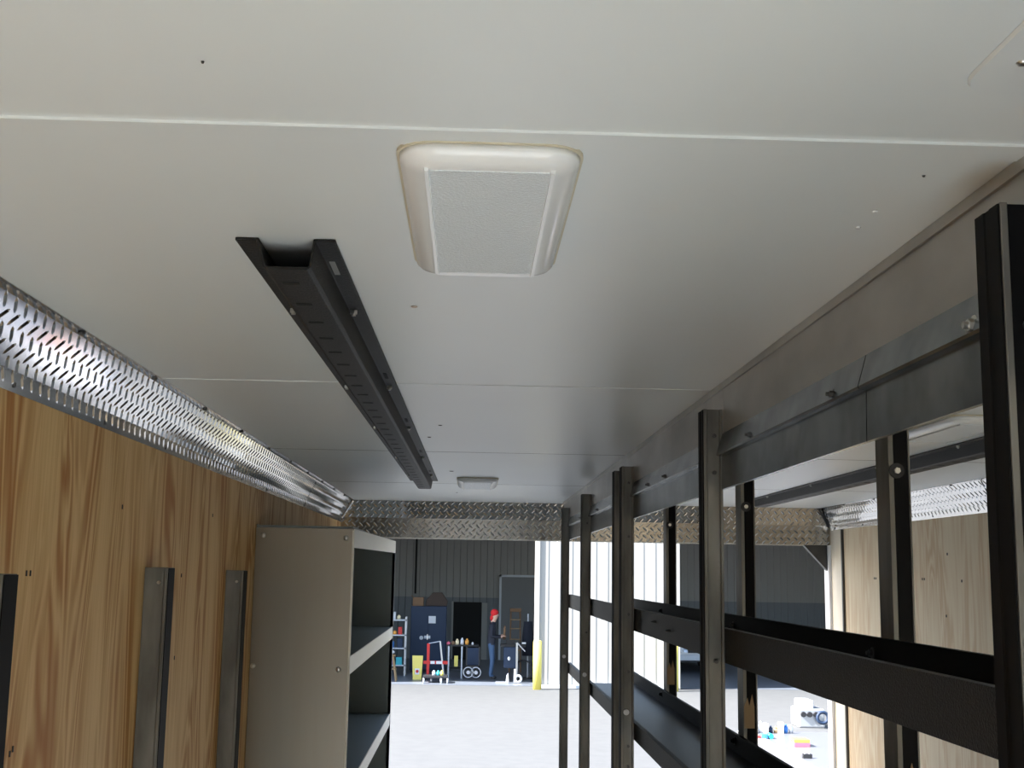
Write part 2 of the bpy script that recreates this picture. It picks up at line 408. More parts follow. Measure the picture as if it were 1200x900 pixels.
T1 = track('long black perforated rail bolted to the ceiling left of the dome light')
T2 = copy_tree(T1); put(T2, 1.222, 3.55, ZC); T2['label'] = 'black ceiling rail seen through the rack, running above the right half'

# ================================================================== RACK / PARTITION
rack = thing('storage_rack', (.53,3,ZF), 'tall dark steel shelving rack standing between aisle and right half of trailer', 'rack')
XF = .428
# thin angle and sheet under the ceiling
b = MB(); b.box(XF-.003, XF+.012, .25, 5.6, .3185, ZC-.0005); b.build('ceiling_angle', 'galv', rack)
for y0, y1 in ((.25,2.037),(2.040,3.86),(3.863,5.58)):
    b = MB(); b.box(XF, XF+.003, y0, y1, .236, .3185); b.build('upper_sheet', 'galv', rack)
for y0, y1 in ((.25,1.280),(1.283,3.1),(3.103,5.25)):
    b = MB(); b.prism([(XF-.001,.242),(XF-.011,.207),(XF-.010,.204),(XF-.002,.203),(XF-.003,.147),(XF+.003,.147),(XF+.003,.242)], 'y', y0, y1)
    b.build('top_rail', 'galv_dark', rack)
def xbolt(x, y, z, m='bolt', r=.006, washer=True, d=-1, par=rack):
    b = MB()
    if washer: b.cyl((x,y,z), (x+d*.002,y,z), r*1.5, 12)
    b.cyl((x,y,z), (x+d*.007,y,z), r, 6); b.cyl((x,y,z), (x+d*.011,y,z), r*.55, 8)
    b.build('bolt', m, par)
for y in (.984,): xbolt(XF-.006,y,.213,'bolt')
for y in (1.38,1.80,2.6,2.85,3.4,4.0,4.6): xbolt(XF-.006,y,.213,'bolt_dark',.004)
def channel(y, x0, x1, z0, z1, depth=.044, flip=False):
    """roll-formed channel: lips facing the camera, aisle side shaded by a black strip"""
    b = MB(); e = .0055; r = .0045; t = .003
    pts = [(x0,y),(x0+e,y),(x0+e+.001,y+r),(x1-e*.8-.001,y+r),(x1-e*.8,y),(x1,y),(x1,y+depth),(x1-.009,y+depth),(x1-.009,y+depth-t),(x1-t,y+depth-t),(x1-t,y+r+t),(x0+t,y+r+t),(x0+t,y+depth-t),(x0+.009,y+depth-t),(x0+.009,y+depth),(x0,y+depth)]
    b.prism(pts, 'z', z0, z1)
    o = b.build('post', 'steel', rack, bevel=.0006)
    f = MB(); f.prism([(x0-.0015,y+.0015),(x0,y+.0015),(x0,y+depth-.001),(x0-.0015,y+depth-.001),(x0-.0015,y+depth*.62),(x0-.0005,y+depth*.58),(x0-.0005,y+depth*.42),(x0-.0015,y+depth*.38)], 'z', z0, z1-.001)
    f.build('shade_strip', 'black', o)  # black strip paints the shade inside the channel on its aisle side
    return o
front = [.868, 2.040, 3.165, 4.30, 5.23]
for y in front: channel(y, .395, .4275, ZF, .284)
fs = MB(); fs.box(.4012,.4222,.8718,.8724,ZF,.2835); fs.build('recess_shade', 'black', rack)  # black sheet colours in the shade of the nearest post's recess
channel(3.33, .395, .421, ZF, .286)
for (y, z) in ((.868,.19),(.868,-.02),(2.04,.238),(2.04,.175),(2.04,-.139),(3.165,.24),(3.165,-.10),(3.165,-.245),(3.165,.1),(3.165,-.43),(3.165,-.48),(4.30,.18),(4.30,-.2)):
    b = MB(); x = .413; b.cyl((x,y+.004,z), (x,y-.002,z), .0038, 8); b.cyl((x,y-.002,z), (x,y-.005,z), .0022, 6); b.build('bolt', 'bolt_dark', rack)
for (x, y, z) in ((.408,3.165,-.346),(.408,4.30,-.345),(.408,5.23,-.345)):
    b = MB(); b.cyl((x,y-.0005,z), (x,y+.004,z), .0075, 14); b.build('bolt_hole', 'paper', rack)
rear = [1.86, 2.90, 4.02]
for y in rear:
    b = MB(); x0, x1 = .650, .684; d = .06
    b.prism([(x0,y),(x0+.008,y),(x0+.008,y+.004),(x1-.003,y+.004),(x1-.003,y),(x1,y),(x1,y+d),(x0,y+d)], 'z', ZF, .30)
    o = b.build('post', 'steel', rack, bevel=.0006)
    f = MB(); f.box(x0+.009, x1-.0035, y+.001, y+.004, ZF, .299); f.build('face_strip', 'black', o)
    b = MB(); b.cyl((x0+.012,y+.001,.168), (x0+.012,y-.003,.168), .012, 16); b.build('washer', 'rubber', rack)
    b = MB(); b.cyl((x0+.012,y-.003,.168), (x0+.012,y-.007,.168), .005, 6); b.build('bolt', 'bolt', rack)
# middle shelf: front beam with folded lip, rear beam, both textured black
def beams(zt, zb, y0f, y1f, y0r, y1r, zr_t, zr_b):
    b = MB(); b.prism([(.4285,zb),(.4315,zb),(.4315,zt-.004),(.440,zt-.004),(.440,zt),(.4285,zt)], 'y', y0f, y1f); b.build('front_beam', 'black_tex', rack, bevel=.0008)
    b = MB(); b.prism([(.640,zr_b),(.643,zr_b),(.643,zr_t),(.634,zr_t),(.634,zr_t-.003),(.640,zr_t-.003)], 'y', y0r, y1r); b.build('rear_beam', 'black', rack, bevel=.0008)
beams(-.085, -.142, .25, 5.27, .25, 4.75, -.089, -.145)
b = MB(); b.box(.4315, .640, .25, 4.75, -.139, -.137); b.build('shelf_deck', 'deck', rack)
beams(-.372, -.415, .25, 5.27, .25, 4.75, -.366, -.412)
for y0, y1 in ((.25,2.62),(2.623,4.75)):
    b = MB(); b.box(.4315, .640, y0, y1, -.413, -.411); b.build('shelf_deck', 'deck', rack)
for y in (1.93, 2.95, 4.06):
    for z in (-.115, -.385): xbolt(.640, y, z, 'bolt_dark', .006)
for (y, z) in ((2.8,-.104),(2.6,-.115)): xbolt(.4285, y, z, 'bolt_dark', .003, False)
for y in (1.86, 2.90, 4.02):
    b = MB(); b.box(.652, .676, y-.0012, y+.001, -.35, -.30); b.prism([(.652,-.30),(.66,-.28),(.664,-.30),(.671,-.272),(.676,-.30)], 'y', y-.0012, y+.001); b.build('tape_scrap', 'tan', rack)

# posts standing against the left wall
lw = None
for i, (ya, yb, z, lab) in enumerate(((1.512,1.590,-.011,'nearest of three wall posts, at lower left edge against the plywood'),
                                  (2.325,2.388,.000,'middle of three steel posts standing against the left plywood wall'),
                                  (3.095,3.160,-.004,'steel wall post right beside the tall metal cabinet'))):
    x0, x1 = XL+.001, -.568
    t = thing('wall_post', ((x0+x1)/2, ya, ZF), lab, 'post', 'steel posts along the left wall')
    b = MB(); b.prism([(x0,ya),(x1-.007,ya),(x1-.006,ya-.003),(x1,ya-.003),(x1,ya+.045),(x0,ya+.045)], 'z', ZF, z); b.build('channel', 'steel', t, bevel=.0008)
    b = MB(); b.box(x1, x1+.0015, ya-.001, ya+.0445, ZF, z-.001); b.build('shade_strip', 'black', t)  # aisle-side shade of the wall post, painted as a black strip
    b = MB(); b.cyl((x1-.016,ya,z-.028), (x1-.016,ya-.005,z-.028), .0035, 8); b.build('bolt', 'bolt', t)

# ================================================================== CABINET AT THE REAR LEFT
cab = thing('shelf_cabinet', (-.47,4.47,ZF), 'tall open-fronted steel shelf cabinet at rear left against the plywood wall', 'cabinet')
cx0, cx1, cy0, cy1, ct = XL+.002, -.333, 3.49, 5.44, .117
b = MB(); b.box(cx0, cx1, cy0, cy0+.003, ZF, ct); b.box(cx0, cx1, cy0-.001, cy0+.015, ct-.003, ct+.001); o = b.build('end_panel', 'panel', cab)
for (x, z) in ((-.590,.096),(-.355,.092),(-.602,-.268),(-.363,-.275),(-.595,-.8),(-.355,-.8)):
    b = MB(); b.ball((x,cy0,z), .0075, 1,.55,1); b.build('screw', 'bolt', cab)
b = MB(); b.box(cx0, cx1, cy1-.003, cy1, ZF, ct+.014); b.build('far_panel', 'cab_in', cab)
b = MB(); b.box(cx0, cx0+.003, cy0+.003, cy1-.003, ZF, ct+.01); b.build('back_panel', 'cab_in', cab)
b = MB(); b.box(cx0+.003, cx1-.003, cy0+.003, cy1-.003, ct+.004, ct+.008); b.build('top_panel', 'cab_in', cab)
b = MB(); b.prism([(cy0,ct-.052),(cy1,ct-.036),(cy1,ct+.016),(cy0,ct+.001)], 'x', cx1-.002, cx1+.001); b.build('front_rail', 'cab_lip', cab)
b = MB(); b.box(cx1-.004, cx1+.0015, cy0-.001, cy0+.008, ZF, ct); b.build('front_stile', 'cab_lip', cab)
b = MB(); b.box(cx1-.012, cx1+.001, cy1-.003, cy1+.004, ZF, ct+.01); b.build('front_stile', 'lightgrey', cab)
for z in (-.241, -.612, -.98, -1.35):
    b = MB(); b.box(cx0+.003, cx1-.004, cy0+.003, cy1-.003, z-.004, z-.001); s = b.build('shelf', 'cab_in', cab)
    b = MB(); b.box(cx1-.004, cx1-.001, cy0+.008, cy1-.003, z-.050, z); b.build('lip', 'cab_lip', s)

# ================================================================== THE WAREHOUSE BEHIND
YW = 30.6; YI = 40.0; ZT = 2.9
wh = thing('warehouse_building', (4,36,G), 'beige metal-sided warehouse with two open bays across the yard', 'building')
def ribbed(b, x0, x1, y, z0, z1, pitch=.30, d=.009, s=-1):
    pts = []; x = x0
    while x < x1-.001:
        for dx, dd in ((0,0),(.18,0),(.205,d),(.275,d)):
            if x+dx < x1: pts.append((x+dx, y+s*dd))
        x += pitch
    pts.append((x1, y)); pts += [(x1, y-s*.06), (x0, y-s*.06)]
    b.prism(pts, 'z', z0, z1)
def piece(x0, x1, z0, z1):
    b = MB(); ribbed(b, x0, x1, YW, z0, z1); b.build('siding_panel', 'siding', wh)
BAY1 = (-5.0, 1.70); BAY2 = (5.22, 12.0); ZO = 1.5
piece(-16, BAY1[0], G, ZT); piece(BAY1[1], BAY2[0], G, ZT); piece(BAY2[1], 22, G, ZT)
piece(BAY1[0], BAY1[1], ZO, ZT); piece(BAY2[0], BAY2[1], ZO, ZT)
for x in (BAY1[1], BAY2[0]):
    b = MB(); b.box(x-.05, x+.06, YW-.05, YW+.25, G, ZO); b.build('bay_jamb', 'siding', wh)
b = MB(); b.box(1.74, 5.2, YW-.12, YW-.04, G, G+.08); b.build('base_curb', 'lightgrey', wh)
b = MB(); b.box(-16, 22, YW-.1, YI+.2, ZT, ZT+.15); b.build('roof', 'roof', wh)
b = MB(); b.box(-16, -15.9, YW, YI, G, ZT); b.box(21.9, 22, YW, YI, G, ZT); b.build('side_wall', 'siding', wh)
b = MB(); b.box(-15.9, 21.9, YW+.35, YI, G, G+.01); b.build('shop_floor', 'shop_floor', wh)
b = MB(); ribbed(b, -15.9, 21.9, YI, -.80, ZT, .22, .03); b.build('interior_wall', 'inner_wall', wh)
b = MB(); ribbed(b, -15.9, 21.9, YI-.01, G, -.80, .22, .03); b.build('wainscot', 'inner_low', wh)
b = MB(); b.box(1.05, 2.6, YI-.12, YI-.03, G, -.12); d = b.build('door', 'door_grey', wh)
b = MB(); b.box(.98, 1.05, YI-.14, YI-.03, G, -.05); b.box(.98, 2.6, YI-.14, YI-.03, -.12, -.05); b.build('door_frame', 'lightgrey', d)
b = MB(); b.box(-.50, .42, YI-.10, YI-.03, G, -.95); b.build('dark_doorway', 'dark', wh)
b = MB(); b.box(.42, .60, YI-.14, YI-.03, G, -.97); b.build('doorway_jamb', 'inner_wall', wh)
b = MB(); b.box(-.56,-.50, YI-.12, YI-.03, G, -.93); b.build('doorway_jamb', 'inner_wall', wh)
b = MB(); b.box(4.9, 5.0, YI-2.2, YI-2.1, G, ZT); b.build('column', 'dark', wh)
# conduit on the inner wall
b = MB(); b.cyl((-1.75,YI-.08,-.7), (-1.75,YI-.08,2.5), .03, 8); b.build('conduit', 'dark', wh)

# bollards
def bollard(x, y, label):
    b = MB(); b.cyl((x,y,G), (x,y,G+1.14), .105, 20); b.ball((x,y,G+1.14), .105, 1,1,.35, 20, 8)
    tag(b.build('bollard', 'yellow'), label, 'bollard', 'yellow bollards at the warehouse bays')
bollard(1.70, 30.1, 'yellow bollard at the right corner of the left bay, near the person')
bollard(5.05, 30.1, 'yellow bollard beside the right bay, seen between the rack posts')

GF = G+.01
def on(x, Y):           # pixel column -> metres to the right at distance Y inside the bay (used only for measuring)
    return (x-553.5)/1414*Y
# ---- left bay contents
Yt = 34.5
cabt = thing('tool_cabinet', (-1.15,Yt,GF), 'tall dark blue tool cabinet with a paper sheet taped on it, left in the bay', 'cabinet')
b = MB(); b.box(-1.62,-.62,Yt,Yt+.6,GF+.06,GF+1.82); b.build('body', 'navy', cabt, bevel=.01)
for x0, x1 in ((-1.60,-1.13),(-1.11,-.64)):
    b = MB(); b.box(x0,x1,Yt-.02,Yt,GF+.1,GF+1.78); d = b.build('door', 'navy', cabt)
b = MB(); b.box(-1.15,-1.13,Yt-.05,Yt-.02,GF+.9,GF+1.05); b.build('handle', 'chrome', d)
b = MB(); b.box(-1.12,-.92,Yt-.024,Yt-.02,GF+1.35,GF+1.55); b.build('paper_sheet', 'paper', d)
b = MB(); b.box(-1.23,-1.06,Yt-.024,Yt-.02,GF+.93,GF+1.01); b.build('label_plate', 'paper', cabt)
b = MB(); b.cyl((-1.31,Yt-.02,GF+.95), (-1.31,Yt-.026,GF+.95), .055, 14); b.build('round_badge', 'lightgrey', cabt)
for x in (-1.55,-.69):
    b = MB(); b.box(x-.04,x+.04,Yt+.05,Yt+.5,GF,GF+.06); b.build('foot', 'rubber', cabt)
t = thing('cardboard_box', (-1.43,Yt+.3,GF+1.82), 'small brown cardboard box on top of the blue tool cabinet', 'box')
b = MB(); b.box(-1.58,-1.28,Yt+.1,Yt+.4,GF+1.82,GF+2.06); b.build('carton', 'cardboard', t)
b = MB(); b.prism([(-1.58,GF+2.06),(-1.64,GF+2.10),(-1.63,GF+2.11),(-1.57,GF+2.07)],'y',Yt+.1,Yt+.4); b.build('flap', 'cardboard', t)
b = MB(); b.loft([[(-1.22,Yt+.1,GF+1.82),(-.62,Yt+.1,GF+1.82),(-.62,Yt+.5,GF+1.82),(-1.22,Yt+.5,GF+1.82)],[(-1.2,Yt+.1,GF+2.0),(-.60,Yt+.1,GF+1.95),(-.60,Yt+.5,GF+1.95),(-1.2,Yt+.5,GF+2.0)],[(-1.02,Yt+.15,GF+2.20),(-.76,Yt+.15,GF+2.20),(-.76,Yt+.45,GF+2.20),(-1.02,Yt+.45,GF+2.20)]])
tag(b.build('covered_bundle', 'brown_dk', bevel=.02), 'larger dark brown covered bundle beside the cardboard box on the tool cabinet', 'bundle')
# supply shelf at far left
sh = thing('supply_shelf', (-2.0,33.6,GF), 'narrow cluttered supply shelf beside the blue tool cabinet, far left of the bay', 'shelf')
for x in (-2.35,-1.72):
    for y in (33.4,33.8):
        b = MB(); b.box(x,x+.04,y,y+.04,GF,GF+1.55); b.build('upright', 'silver', sh)
for z in (.25,.70,1.05,1.45):
    b = MB(); b.box(-2.35,-1.68,33.4,33.84,GF+z,GF+z+.03); b.build('shelf_board', 'lightgrey', sh)
for i, (x, z, w_, h_, m) in enumerate(((-2.13,1.48,.08,.30,'blue'),(-2.02,1.48,.07,.2,'lightgrey'),(-1.9,1.48,.1,.12,'cream'),(-2.15,1.08,.1,.14,'paper'),(-2.0,1.08,.12,.1,'orange'),(-1.85,1.08,.1,.2,'red'),
                                    (-2.1,.73,.2,.2,'blue'),(-1.85,.73,.14,.25,'navy'),(-2.1,.28,.2,.3,'purple'),(-1.86,.28,.16,.2,'teal'))):
    labs = ['tall blue bottle on the top shelf board','pale can beside the tall blue bottle','low cream tin at the end of the top shelf board','white tub on the third board of the supply shelf','orange carton in the middle of the third shelf board',
            'red canister at the end of the third shelf board','blue bin on the second board of the supply shelf','navy canister beside the blue bin','purple bin on the lowest shelf board','teal tub on the lowest shelf board']
    b = MB()
    if i % 2 == 0: b.cyl((x,33.55,GF+z), (x,33.55,GF+z+h_*.8), w_/2, 12); b.cyl((x,33.55,GF+z+h_*.8), (x,33.55,GF+z+h_), w_/4, 10)
    else: b.box(x-w_/2, x+w_/2, 33.45, 33.65, GF+z, GF+z+h_)
    tag(b.build('shelf_container', m), labs[i], 'container')
st = thing('wooden_stool', (-2.02,31.8,GF), 'small wooden stool at the foot of the supply shelf', 'stool')
b = MB(); b.cyl((-2.02,31.8,GF+.62), (-2.02,31.8,GF+.66), .17, 20); b.build('seat', 'tan', st)
for sx in (-1,1):
    for sy in (-1,1):
        b = MB(); b.cyl((-2.02+sx*.1,31.8+sy*.1,GF+.62), (-2.02+sx*.2,31.8+sy*.2,GF), .02, 8); b.build('leg', 'tan', st)
b = MB(); b.torus((-2.02,31.8,GF+.3),(0,0,1),.2,.012); b.build('foot_ring', 'tan', st)
b = MB(); b.ball((-2.02,31.8,GF+.722), .12, 1.2,1,.5); b.ball((-2.1,31.78,GF+.76), .07, 1,1,.6); tag(b.build('crumpled_cloth', 'lightgrey'), 'crumpled pale blue cloth lying on the wooden stool', 'cloth')
# wet floor sign
ws = thing('floor_sign', (-1.31,32.4,GF), 'yellow folding caution sign standing on the shop floor', 'sign')
for s in (-1, 1):
    b = MB(); f = b.loft([[(-1.42,32.4+s*.16,GF),(-1.20,32.4+s*.16,GF),(-1.20,32.4+s*.15,GF),(-1.42,32.4+s*.15,GF)],[(-1.45,32.4+s*.03,GF+.60),(-1.17,32.4+s*.03,GF+.60),(-1.17,32.4+s*.015,GF+.60),(-1.45,32.4+s*.015,GF+.60)]]); p_ = b.build('panel', 'yellow', ws)
b = MB(); b.prism([(-1.36,GF+.13),(-1.26,GF+.13),(-1.25,GF+.28),(-1.37,GF+.28)],'y',32.262,32.272); b.build('warning_patch', 'paper', ws)
b = MB(); b.cyl((-1.31,32.262,GF+.21),(-1.31,32.255,GF+.21),.04,14); b.build('warning_symbol', 'red', ws)
# hand truck (red)
ht = thing('engine_stand', (-.9,32.3,GF), 'red steel frame stand with white labels on its cross bar, beside the yellow sign', 'stand')
b = MB(); b.box(-1.07,-1.00,32.28,32.34,GF+.1,GF+.92); b.build('upright', 'red', ht)
b = MB(); b.cyl((-.62,32.3,GF+.1),(-.73,32.3,GF+.98),.025,8); b.build('strut', 'silver', ht)
b = MB(); b.cyl((-1.03,32.3,GF+.92),(-.73,32.3,GF+.98),.015,8); b.build('strut', 'silver', ht)
b = MB(); b.box(-1.15,-.52,32.27,32.33,GF+.40,GF+.48); c_ = b.build('cross_bar', 'red', ht)
for x0, x1 in ((-.97,-.86),(-.82,-.66)):
    b = MB(); b.box(x0,x1,32.262,32.27,GF+.405,GF+.475); b.build('label_plate', 'paper', c_)
b = MB(); b.box(-1.1,-.55,32.2,32.45,GF+.05,GF+.10); b.build('foot_frame', 'rubber', ht)
for x in (-1.08,-.57):
    for y in (32.2,32.45):
        b = MB(); b.cyl((x-.015,y,GF+.05),(x+.015,y,GF+.05),.05,12); b.build('caster', 'rubber', ht)
# creeper with four pale casters
cr = thing('creeper_dolly', (-.8,31.4,GF), 'low dark dolly on four white casters at the front of the bay', 'dolly')
b = MB(); b.box(-1.12,-.5,31.3,31.75,GF+.12,GF+.18); b.build('deck', 'rubber', cr, bevel=.01)
for x, y in ((-1.10,31.25),(-.92,31.6),(-.66,31.28),(-.50,31.3)):
    b = MB(); b.cyl((x-.02,y,GF+.06),(x+.02,y,GF+.06),.06,14); b.build('caster', 'paper', cr)
for i, (x, m) in enumerate(((-.85,'lightgrey'),(-.74,'teal'),(-.65,'yellow'))):
    b = MB(); b.cyl((x,31.45,GF+.18),(x,31.45,GF+.26),.045,12); b.ball((x,31.45,GF+.27),.035)
    tag(b.build('small_jar', m), ['pale jar at left on the low dolly','teal jar in the middle of the low dolly','yellow jar at right on the low dolly'][i], 'jar')
# work table with colourful jars
wt = thing('work_table', (-.25,33,GF), 'dark work table with white legs holding colourful jars, right of the tool cabinet', 'table')
b = MB(); b.box(-.55,.28,32.8,33.3,GF+.83,GF+.87); b.build('tabletop', 'rubber', wt)
for x in (-.53,-.18):
    b = MB(); b.box(x,x+.04,32.8,32.85,GF,GF+.83); b.build('leg', 'lightgrey', wt)
for x in (.2,):
    for y in (32.82,33.25):
        b = MB(); b.box(x,x+.04,y,y+.04,GF,GF+.83); b.build('leg', 'rubber', wt)
b = MB(); b.box(-.50,-.05,32.9,33.25,GF+.2,GF+.24); b.build('lower_shelf', 'rubber', wt)
jl = ['pink tub at the left end of the work table','brown paint tub second from left on the work table','cream rounded jar on the work table','white tall jar with purple base on the work table','orange cone-shaped bottle on the work table','small white cup at the right end of the work table']
for i, (x, h_, r_, m) in enumerate(((-.52,.08,.05,'pink'),(-.40,.09,.05,'cardboard'),(-.29,.15,.05,'cream'),(-.16,.18,.045,'paper'),(-.03,.16,.05,'orange'),(.12,.07,.03,'paper'))):
    z = GF+.87; b = MB(); b.cyl((x,32.9,z),(x,32.9,z+h_*.7),r_,12); b.cyl((x,32.9,z+h_*.7),(x,32.9,z+h_),r_*.8,12,r_*.4)
    tag(b.build('jar', m), jl[i], 'jar')
b = MB(); b.box(-.36,-.26,32.86,32.9,GF+.3,GF+.58); tag(b.build('yellow_case', 'yellow'), 'yellow case standing on lower shelf of the work table', 'case')
b = MB()
# hand cart with wheels behind
for i, (x, y) in enumerate(((.02,32.4),(.22,32.4))):
    k = MB(); k.torus((x,y,GF+.19),(0.25,1,0),.13,.016); k.cyl((x-.0,y-.03,GF+.19),(x,y+.03,GF+.19),.05,12)
    if i == 0: cart = thing('wheelchair_frame', (.12,32.4,GF), 'dark wheeled cart frame parked in front of the black doorway', 'cart')
    k.build('wheel', 'silver', cart)
b.box(-.05,.32,32.42,32.75,GF+.3,GF+.36); b.box(-.05,-.01,32.42,32.46,GF+.3,GF+.85); b.box(.28,.32,32.42,32.46,GF+.3,GF+.85); b.build('frame', 'rubber', cart)
b = MB(); b.box(-.05,.32,32.70,32.75,GF+.36,GF+.8); b.build('back', 'navy', cart)
# machine with chrome caster near the person
mc = thing('wheeled_machine', (1.15,32,GF), 'dark wheeled machine with shiny white front caster, in front of the person', 'machine')
b = MB(); b.box(.93,1.25,31.9,32.3,GF+.35,GF+.88); b.build('body', 'navy', mc, bevel=.02)
b = MB(); b.box(1.24,1.29,31.85,31.9,GF+.2,GF+1.0); b.build('mast', 'silver', mc)
b = MB(); b.cyl((1.27,31.87,GF+1.0),(1.48,31.85,GF+.78),.015,8); b.build('lever', 'silver', mc)
b = MB(); b.torus((1.30,31.6,GF+.11),(0,1,0),.08,.028,22,8); b.build('caster', 'paper', mc)
b = MB(); b.prism([(.98,GF),(1.06,GF),(1.04,GF+.25),(1.00,GF+.20)],'y',31.55,31.6); b.prism([(1.18,GF+.02),(1.26,GF+.02),(1.24,GF+.35),(1.19,GF+.35)],'y',31.58,31.64); b.build('fork', 'lightgrey', mc)
b = MB(); b.ball((1.06,31.8,GF+.6),.04,1,1,1.3); b.build('knob', 'paper', mc)
b = MB(); b.box(.72,1.05,31.5,31.62,GF,GF+.04); b.build('foot_bar', 'silver', mc)
b = MB(); b.torus((1.45,32.1,GF+.3),(.3,1,0),.24,.02); b.build('wheel', 'rubber', mc)
b = MB(); b.box(.85,1.5,32.0,32.5,GF+.88,GF+.94); b.box(1.0,1.2,32.1,32.3,GF+.94,GF+1.05); b.box(1.3,1.42,32.1,32.3,GF+.94,GF+1.0); b.build('top_tray', 'rubber', mc)
b = MB(); b.box(1.40,1.50,32.0,32.1,GF+.96,GF+1.0); b.build('tray_label', 'paper', mc)
# step ladder
ld = thing('step_ladder', (1.35,35,GF), 'brown step ladder leaning by the grey door in the bay', 'ladder')
for x in (1.18,1.50):
    b = MB(); b.cyl((x+(.03 if x<1.3 else -.03),35.2,GF+1.75),(x,35,GF),.025,6); b.build('rail', 'cardboard', ld)
for z in (.3,.6,.9,1.2,1.45):
    b = MB(); b.box(1.2,1.48,35.0,35.1,GF+z,GF+z+.03); b.build('step', 'tan', ld)
b = MB(); b.box(1.18,1.50,35.1,35.3,GF+1.68,GF+1.78); b.build('top_cap', 'cardboard', ld)
b = MB(); b.loft([[(1.60+.12*math.cos(t),33+.1*math.sin(t),GF+z) if k else (1.60+.15*math.cos(t),33+.12*math.sin(t),GF+z) for t in [R(q*45) for q in range(8)]] for k, z in ((0,.6),(0,1.1),(1,1.4),(1,1.5))], smooth=True)
hc = thing('hanging_coat', (1.6,33,GF), 'black coat on a stand at the right edge of the left bay', 'coat')
b.build('coat', 'jacket', hc)
b = MB(); b.cyl((1.6,33,GF),(1.6,33,GF+1.7),.02,8); b.build('pole', 'lightgrey', hc)
b = MB(); b.cyl((1.6,33,GF),(1.6,33,GF+.03),.16,14); b.build('base', 'rubber', hc)

# ---- person: continuous skinned body, standing in profile, facing right
def person(px, py):
    t = thing('person', (px,py,GF), 'person in red knit cap, dark jacket and blue jeans working with both hands raised', 'person')
    V = [((0,0,.98),.125),((.0,0,1.16),.125),((.0,0,1.33),.145),((.02,0,1.47),.085),((.055,0,1.54),.052),((.085,0,1.64),.080),((.09,0,1.72),.085),
         ((-.01,-.09,.92),.095),((.02,-.10,.52),.062),((-.03,-.10,.12),.045),((.10,-.11,.04),.035),
         ((-.02,.09,.92),.095),((.04,.10,.52),.062),((.0,.10,.12),.045),((.14,.11,.04),.035),
         ((.0,-.18,1.40),.062),((-.02,-.22,1.14),.048),((.20,-.14,1.10),.036),((.26,-.12,1.13),.030),
         ((.0,.18,1.40),.062),((-.02,.22,1.14),.048),((.20,.12,1.12),.036),((.26,.10,1.15),.030)]
    E_ = [(0,1),(1,2),(2,3),(3,4),(4,5),(5,6),(0,7),(7,8),(8,9),(9,10),(0,11),(11,12),(12,13),(13,14),(2,15),(15,16),(16,17),(17,18),(2,19),(19,20),(20,21),(21,22)]
    # fingers on both hands
    for hnd, (hx, hy, hz), s in ((18,(.26,-.12,1.13),1),(22,(.26,.10,1.15),-1)):
        for k in range(4):
            i = len(V); dy = (k-1.5)*.020; ln = (.065,.075,.070,.055)[k]
            V += [((hx+.045,hy+dy,hz+.01),.0095), ((hx+.045+ln*.6,hy+dy*1.1,hz+.012),.0088), ((hx+.045+ln,hy+dy*1.1+s*.006,hz-.012),.008)]
            E_ += [(hnd,i),(i,i+1),(i+1,i+2)]
        i = len(V); V += [((hx+.02,hy+s*.035,hz+.02),.011), ((hx+.055,hy+s*.045,hz+.035),.0095)]; E_ += [(hnd,i),(i,i+1)]
    me = bpy.data.meshes.new('body_cage'); me.from_pydata([v for v, r in V], E_, []); o = bpy.data.objects.new('body_cage', me); col.objects.link(o)
    md = o.modifiers.new('skin', 'SKIN'); ss = o.modifiers.new('sub', 'SUBSURF'); ss.levels = 2; ss.render_levels = 2
    for i, (v, r) in enumerate(V): me.skin_vertices[0].data[i].radius = (r, r*(1.25 if i in (0,1,2) else 1))
    me.skin_vertices[0].data[0].use_root = True
    dg = bpy.context.evaluated_depsgraph_get(); dg.update()
    nm = bpy.data.meshes.new_from_object(o.evaluated_get(dg)); bpy.data.objects.remove(o)
    for m in ('skin','jacket','denim','rubber'): nm.materials.append(M[m])
    for p_ in nm.polygons:
        c = p_.center; p_.use_smooth = True
        if c.z > 1.50: k = 0
        elif c.x > .235 and c.z > 1.0: k = 0
        elif c.z > .93 : k = 1
        elif c.z > .10: k = 2
        else: k = 3
        p_.material_index = k
    bo = bpy.data.objects.new('body', nm); col.objects.link(bo); bo.parent = t; base[bo.name] = base[t.name]
    o0 = Vector(base[t.name])
    def A(x, y, z): return (o0.x+x, o0.y+y, o0.z+z)
    b = MB(); b.ball(A(.06,0,1.735), .105, 1.0,.95,.95, 16, 12); b.ball(A(-.01,0,1.60), .06, .8,.95,1.3); b.build('knit_cap', 'redcap', t)
    b = MB(); b.ball(A(.160,0,1.665), .017, 1,.8,1.3, 8, 6); b.build('nose', 'skin', t)
    for s in (-1, 1):
        b = MB(); b.ball(A(.146,s*.032,1.695), .010, n=8, m=6); b.build('eye', 'paper', t)
    b = MB(); b.box(*[q for p_ in zip(A(.132,-.02,1.618), A(.150,.02,1.626)) for q in p_]); b.build('mouth', 'pink', t)
    b = MB()
    b.box(*[q for p_ in zip(A(.0,-.10,.94), A(.02,.10,.97)) for q in p_]); b.build('belt', 'rubber', t)
    return t
person(.62, 32.4)
b = MB(); b.cyl((.945,32.385,GF+1.05),(.955,32.385,GF+1.34),.035,10); b.cyl((.955,32.385,GF+1.34),(.958,32.385,GF+1.40),.02,8)
tag(b.build('handheld_tool', 'cardboard'), 'brown upright bottle-like tool held in the hands of the person', 'tool')

